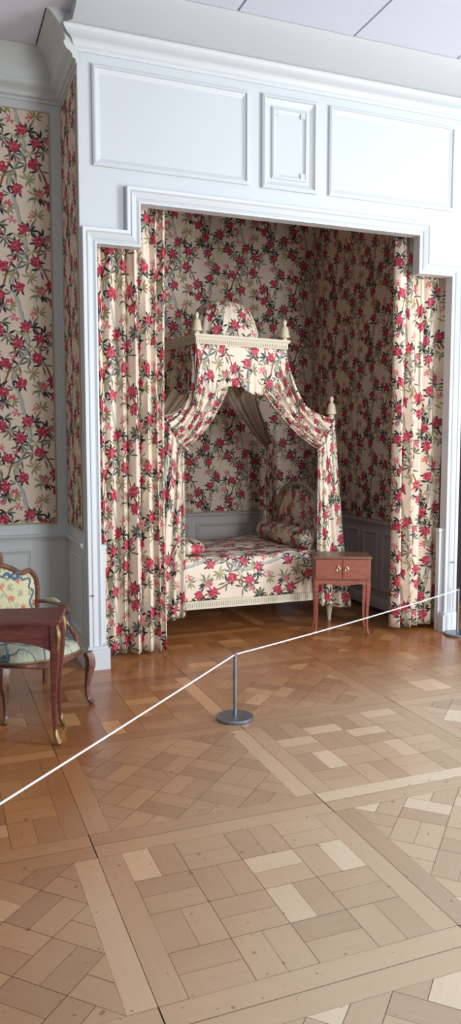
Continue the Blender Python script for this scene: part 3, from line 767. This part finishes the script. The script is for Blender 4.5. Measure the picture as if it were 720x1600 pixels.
def tail(side, back=False):
    sg = 1 if side > 0 else -1
    xp = BX1 + .045 if sg > 0 else BX0 - .005
    xt = xp - .17 * sg; yt = BY1 + .0 if back else BY0 - .05
    if not back:
        A = lerp3((xt, yt, 1.56), ((xt * 2 + xp) / 3, yt - .005, 1.60), ((xt + xp * 2) / 3, yt, 1.72), (xp + .02 * sg, yt + .05, 1.84))
        B = lerp3((xt - .01 * sg, yt - .02, .17), (xt + .12 * sg, yt - .03, .15), (xp + .15 * sg, yt - .01, .12), (xp + .19 * sg, yt + .12, .14))
    else:
        A = lerp3((xp - .13 * sg, yt - .04, 1.57), (xp + .0 * sg, yt - .06, 1.63))
        B = lerp3((xp - .17 * sg, yt - .12, .66), (xp - .01 * sg, yt - .12, .66))
    sheet('drape_tail', M['chintz'], A, B, lambda s: Vector((0, 0, 0)), 5, .006, .62, 1.42, u0=.2, seed=7 + sg, ampB=.020)
    t = MB(); c = lc((xt + .0 * sg, yt - .01, 1.557))
    t.tube([c + Vector((-.03 * sg, -.03, -.02)), c + Vector((.0, -.045, .01)), c + Vector((.035 * sg, -.03, .035))], [.006, .012, .006], 8); t.build('tie_cord', M['chintz'], can)
for s_ in (1, -1):
    drape(s_); drape(s_, True); tail(s_); tail(s_, True)

# ------------------------------------------------------------------ furniture helpers
def cab_leg(mb, x, y, z1, dx, dy, r=(.024, .026, .013, .012, .016), knee=.022, foot=.03, mi=0, z0=0.):
    """cabriole leg: knee bulges outward along (dx,dy), ankle in, foot out"""
    H_ = z1 - z0
    pts = [(x, y, z1), (x + dx * knee, y + dy * knee, z0 + H_ * .8), (x - dx * .004, y - dy * .004, z0 + H_ * .38), (x - dx * .0, y - dy * .0, z0 + H_ * .12), (x + dx * foot, y + dy * foot, z0 + .006)]
    mb.tube(pts, list(r), 10, sq=.5, mi=mi)

# ---- bedside table
bt = empty('bedside_table', (3.235, 5.73, 0), radians(-24), label='small red-brown bedside table with two gilt ring pulls, in front of the bed', cat='bedside table')
bw, bd, bz = .235, .15, .665
t = MB(); t.box((-bw - .008, -bd - .01, bz - .018), (bw + .008, bd + .01, bz)); t.build('table_top', M['rosewood_top'], bt, bevel=.004)
t = MB(); t.box((-bw, -bd + .012, bz - .20), (bw, bd, bz - .018)); t.build('carcass', M['rosewood'], bt, bevel=.003)
for sx in (-1, 1):
    a, b_ = (-bw + .012, -.003) if sx < 0 else (.003, bw - .012)
    t = MB(); t.box((a, -bd, bz - .188), (b_, -bd + .012, bz - .026)); d_ = t.build('door', M['rosewood'], bt, bevel=.002)
    t = MB(); cxp = sx * .035
    ring = [(cxp + .013 * cos(k * pi / 6), -bd - .006, bz - .105 + .017 * sin(k * pi / 6)) for k in range(13)]
    t.tube(ring, .003, 6, steps=2); t.lathe((cxp, -bd - .002, bz - .085), [(.001, -.008), (.006, -.006), (.008, 0)], 10, ax='y'); t.build('ring_pull', M['gold'], d_)
t = MB()
ap = [(-bw, bz - .20)] + [(bw * (-1 + 2 * k / 24), bz - .232 - .055 * abs(-1 + 2 * k / 24) ** 5 - .014 * cos(pi * (-1 + 2 * k / 24)) ) for k in range(25)] + [(bw, bz - .20)]
t.prism(ap[::-1], lambda a, b, h: (a, -bd + .004 + h, b), 0, .014)
ap2 = [(-bd, bz - .2)] + [(bd * (-1 + 2 * k / 12), bz - .225 - .05 * abs(-1 + 2 * k / 12) ** 4) for k in range(13)] + [(bd, bz - .2)]
for sx in (-1, 1): t.prism(ap2, lambda a, b, h: (sx * (bw - .004) - sx * h, a, b), 0, .014)
t.build('apron', M['rosewood'], bt, smooth=False)
for sx in (-1, 1):
    for sy in (-1, 1):
        t = MB(); cab_leg(t, sx * (bw - .02), sy * (bd - .02), bz - .20, sx, sy, (.020, .019, .0125, .010, .013), .002, .012); t.build('leg', M['rosewood'], bt)

# ---- writing table at left
dw, dd_, dz = .90, .335, .685
dk_ = empty('writing_table', (.605, 4.03, 0), radians(-15), label='dark mahogany writing table with gilt mounts in front of the tapestry armchair', cat='table')
t = MB(); t.box((-dw, 0, dz - .022), (0, dd_, dz)); t.box((-dw + .012, .012, dz - .030), (-.012, dd_ - .012, dz - .022)); t.build('table_top', M['mahogany'], dk_, bevel=.004)
t = MB(); X0, X1 = -dw + .03, -.03
ap = [(X0, dz - .03)] + [(X0 + (X1 - X0) * k / 30, dz - .155 + .045 * max(0, sin(pi * k / 30)) ** .6 - .035 * (1 - sin(pi * k / 30)) ** 3) for k in range(31)] + [(X1, dz - .03)]
t.prism(ap, lambda a, b, h: (a, .028 + h, b), 0, .018); t.prism(ap, lambda a, b, h: (a, dd_ - .046 + h, b), 0, .018)
ap = [(.03, dz - .03)] + [(.03 + (dd_ - .06) * k / 16, dz - .150 + .03 * sin(pi * k / 16)) for k in range(17)] + [(dd_ - .03, dz - .03)]
for xx in (X0, X1 - .018): t.prism(ap, lambda a, b, h: (xx + h, a, b), 0, .018)
t.build('apron', M['mahogany'], dk_, smooth=False)
for (lx, ly, sx, sy) in ((-.04, .045, 1, -1), (-.04, dd_ - .045, 1, 1), (-dw + .04, .045, -1, -1), (-dw + .04, dd_ - .045, -1, 1)):
    t = MB(); cab_leg(t, lx, ly, dz - .03, sx, sy, (.024, .026, .0135, .010, .012), .008, .024); lg = t.build('leg', M['mahogany'], dk_)
    t = MB(); fx, fy = lx + sx * .024, ly + sy * .024
    t.tube([(lx + sx * .004, ly + sy * .004, .085), (lx + sx * .006, ly + sy * .006, .05), (fx, fy, .008)], [.011, .0165, .018], 8)
    t.build('gilt_sabot', M['gilt'], lg)
    t = MB(); kx, ky = lx + sx * .026, ly + sy * .026
    t.tube([(kx - sx * .006, ky - sy * .006, dz - .035), (kx + sx * .004, ky + sy * .004, dz - .08), (kx - sx * .000, ky, dz - .14), (kx - sx * .006, ky - sy * .006, dz - .20), (kx - sx * .012, ky - sy * .012, dz - .27)], [.008, .014, .009, .007, .003], 8)
    t.build('gilt_corner_mount', M['gilt'], lg)

# ---- tapestry armchair
ch = empty('armchair', (.535, 4.80, 0), radians(19), label='carved walnut armchair in blue ribbon and flower tapestry, behind the writing table', cat='armchair')
sw, sd, sh = .27, .26, .355
def seat_outline(s, k=1.):   # closed outline, s 0..1
    a = 2 * pi * s; x = cos(a); y = sin(a); q = 1 / (abs(x) ** 4 + abs(y) ** 4) ** .25
    X_, Y_ = sw * q * x * k, sd * q * y * k
    X_ *= 1 + .10 * (-Y_ / sd); Y_ -= .02 * cos(3 * X_ / sw) * (Y_ < 0)
    return X_, Y_
t = MB()
def rail(u, v):
    X_, Y_ = seat_outline(u); prof_ = [(0., .0), (.008, .006), (.012, .02), (.006, .035), (.010, .05), (0, .055), (-.03, .055), (-.03, .0)][round(v * 7)]
    k_ = 1 + prof_[0] / .27; a = 2 * pi * u
    dip = .016 * cos(4 * a) if prof_[1] < .03 else 0
    return (X_ * k_, Y_ * k_, sh - .055 + prof_[1] * .68 - dip)
t.grid(rail, 72, 7, closed_u=True); t.build('seat_frame', M['walnut'], ch, angle=60)
t = MB()
def cush(u, v):
    X_, Y_ = seat_outline(u, 1 - v * .999); return (X_ * .985, Y_ * .985, sh - .022 + .075 * max(0, 1 - (1 - v) ** 4) ** .5)
t.grid(cush, 60, 14, uv=lambda u, v: (seat_outline(u, 1 - v * .999)[1] * .8 + .2, seat_outline(u, 1 - v * .999)[0] + .15), closed_u=True); t.build('seat_cushion', M['tapestry_seat'], ch, angle=80)
# nail trim
t = MB(); ring = [(seat_outline(k / 48)[0] * .995, seat_outline(k / 48)[1] * .995, sh - .016) for k in range(49)]; t.tube(ring, .005, 6, steps=2); t.build('gilt_nail_trim', M['gilt'], ch)
for sx in (-1, 1):
    t = MB(); cab_leg(t, sx * (sw - .0), -(sd - .025), sh - .03, sx, -1, (.030, .029, .016, .012, .017), .012, .022); t.build('leg', M['walnut'], ch)
    t = MB(); t.tube([(sx * (sw - .06), sd - .05, sh - .03), (sx * (sw - .05), sd - .03, .2), (sx * (sw - .035), sd + .01, .1), (sx * (sw - .02), sd + .05, .004)], [.024, .019, .015, .014], 8, sq=.4); t.build('leg', M['walnut'], ch)
# back: cartouche frame
bt_ = []
BW = .255
def back_pt(s):   # open outline from lower left over the top to lower right, (x,z)
    P_ = [(-.17, .405), (-.215, .46), (-.235, .56), (-.25, .66), (-.245, .73), (-.205, .775), (-.14, .765), (-.07, .80), (0, .825), (.07, .80), (.14, .765), (.205, .775), (.245, .73), (.25, .66), (.235, .56), (.215, .46), (.17, .40)]
    return P_
def tilt(x, z): return (x * .90 - .03, sd - .03 + (z - .40) * .22, z)
PB = [tilt(x, z) for x, z in back_pt(0)] 
t = MB(); t.tube(PB + [tilt(0, .385)] + [PB[0]], .017, 8, sq=.3, steps=5)
for x in (-.17, .17): t.tube([tilt(x, .42), (x * 1.15, sd - .04, sh - .03)], .017, 8, steps=3)
bf = t.build('back_frame', M['walnut'], ch)
t = MB(); cen = tilt(0, .60)
rim = [Vector(p) for p in PB + [tilt(0, .385)]]
def bpad(u, v):
    n_ = len(rim); k = u * n_; i = int(k) % n_; f = k - int(k); p = rim[i] * (1 - f) + rim[(i + 1) % n_] * f
    c_ = Vector(cen); q = c_ + (p - c_) * (1 - v * .998) * .985
    return (q.x, q.y - .035 * (1 - (1 - v) ** 3), q.z)
t.grid(bpad, 72, 10, uv=lambda u, v: (bpad(u, v)[0] + .15, bpad(u, v)[2]), closed_u=True); bpo = t.build('back_upholstery', M['tapestry'], ch, angle=80)
# blue ribbon woven round the edge of the back and tied in a bow at the top
t = MB(); rib = []
for k in range(61):
    u = k / 60; v_ = .20 + .07 * sin(k * 1.26); q = bpad(u, v_); rib.append((q[0], q[1] - .0, q[2]))
t.tube(rib, .0065, 6, steps=2)
q0 = bpad(8.5 / 17, .2)
for sg in (-1, 1):
    t.tube([(q0[0], q0[1] - .002, q0[2]), (q0[0] + sg * .03, q0[1] - .004, q0[2] + .016), (q0[0] + sg * .055, q0[1] - .004, q0[2] + .002), (q0[0] + sg * .03, q0[1] - .005, q0[2] - .016), (q0[0], q0[1] - .004, q0[2])], .0065, 6, steps=4)
t.build('woven_ribbon', M['ribbon'], bpo)
t = MB()
def bpad2(u, v):
    x, y, z = bpad(u, v); return (x, 2 * (sd - .03 + (z - .4) * .22) - y - .0, z)
t.grid(bpad2, 72, 6, uv=lambda u, v: (bpad(u, v)[0], bpad(u, v)[2]), closed_u=True); t.build('back_lining', M['tapestry'], ch, angle=80)
for sx in (-1, 1):
    t = MB()
    t.tube([(sx * .218 - .03, sd + .01, .575), (sx * .245 - .02, sd - .09, .585), (sx * .262 - .02, sd - .20, .582), (sx * .268 - .02, sd - .27, .572), (sx * .27 - .02, sd - .298, .555), (sx * .262 - .02, sd - .285, .538)], [.012, .013, .014, .017, .015, .010], 8)
    t.tube([(sx * .262 - .02, sd - .275, .56), (sx * .262 - .012, sd - .235, .50), (sx * .285, sd - .25, .43), (sx * .296, sd - .31, .375), (sx * .285, sd - .33, .33)], [.012, .013, .014, .017, .015], 8)
    am = t.build('arm', M['walnut'], ch)
    t = MB(); t.tube([(sx * .238 - .022, sd - .07, .594), (sx * .252 - .02, sd - .13, .600), (sx * .262 - .02, sd - .19, .592)], [.010, .016, .010], 10); t.build('arm_pad', M['tapestry'], am)

# ---- wooden fire screen at the left edge, behind the chair
fs = empty('fire_screen', (.20, 5.42, 0), radians(5), label='rounded brown wooden screen at the left edge of the picture, behind the armchair', cat='fire screen')
t = MB(); hw_ = .245
ol_ = [(-hw_, .2)] + [(-hw_ * cos(pi * k / 16) if 0 < k < 16 else (-hw_ if k == 0 else hw_), .80 + .13 * max(0, sin(pi * k / 16)) ** .6) for k in range(17)] + [(hw_, .2)]
t.prism(ol_, lambda a, b, h: (a, h, b), -.012, .012); t.build('panel', M['walnut'], fs, bevel=.006)
for sx in (-1, 1):
    t = MB(); t.tube([(sx * .2, 0, .24), (sx * .2, 0, .04)], .014, 8, steps=2); t.tube([(sx * .2, -.13, .008), (sx * .2, -.05, .03), (sx * .2, 0, .05), (sx * .2, .05, .03), (sx * .2, .13, .008)], [.008, .012, .016, .012, .008], 8); t.build('foot', M['walnut'], fs)

# ------------------------------------------------------------------ rope barrier
def stanchion(x, y, label):
    o = empty('barrier_post', (x, y, 0), label=label, cat='barrier post', group='posts of the rope barrier')
    t = MB(); t.lathe((0, 0, 0), [(.108, 0), (.110, .004), (.110, .014), (.104, .020), (.06, .022), (.012, .022)], 48); t.build('base', M['steel'], o)
    t = MB(); t.lathe((0, 0, .02), [(.0105, 0), (.0105, .355)], 20); t.build('pole', M['steel'], o)
    t = MB(); t.lathe((0, 0, .375), [(.0125, 0), (.0125, .018), (.008, .022)], 20); t.build('cap', M['steel'], o)
    return o
stanchion(1.617, 4.09, 'short steel barrier post with round base standing in the middle of the parquet')
stanchion(4.085, 5.25, 'short steel barrier post with round base standing before the right pier')
def rope(a, b, label, sagv=.006):
    t = MB(); a, b = Vector(a), Vector(b); L_ = (b - a).length
    P = [a.lerp(b, k / 12) - Vector((0, 0, sagv * 4 * (k / 12) * (1 - k / 12))) for k in range(13)]
    P[0] = P[0].lerp(P[1], .06); P = [p - a for p in P]; t.tube(P, .0042, 8, steps=2)
    o = t.build('rope', M['cord'], None); o.location = a
    tag(o, label, 'cord', 'cords of the rope barrier')
rope((1.617, 4.09, .385), (4.085, 5.25, .385), 'white elastic cord stretched from the middle post to the post by the right pier', .012)
LEFT_END = (-.444, 2.031, .385)
stanchion(-.444, 2.031, 'short steel barrier post at the near left end of the cord, beyond the picture edge')
rope((1.617, 4.09, .385), LEFT_END, 'white elastic cord running from the middle post out past the left picture edge', .004)

# ---- small hooks on the piers
for (x, z, lb) in ((1.035, .535, 'tiny metal hook on the left white pier, beside the armchair'), (4.10, .60, 'tiny metal hook on the right white pier of the alcove')):
    t = MB(); t.tube([(0, 0, 0), (0, -.018, 0), (0, -.026, .008)], [.004, .0035, .003], 6); t.tube([(-.014, -.002, 0), (.014, -.002, 0)], .005, 6, steps=1)
    o = t.build('wall_hook', M['steel'], None); o.location = (x, YF - .05, z); tag(o, lb, 'hook')
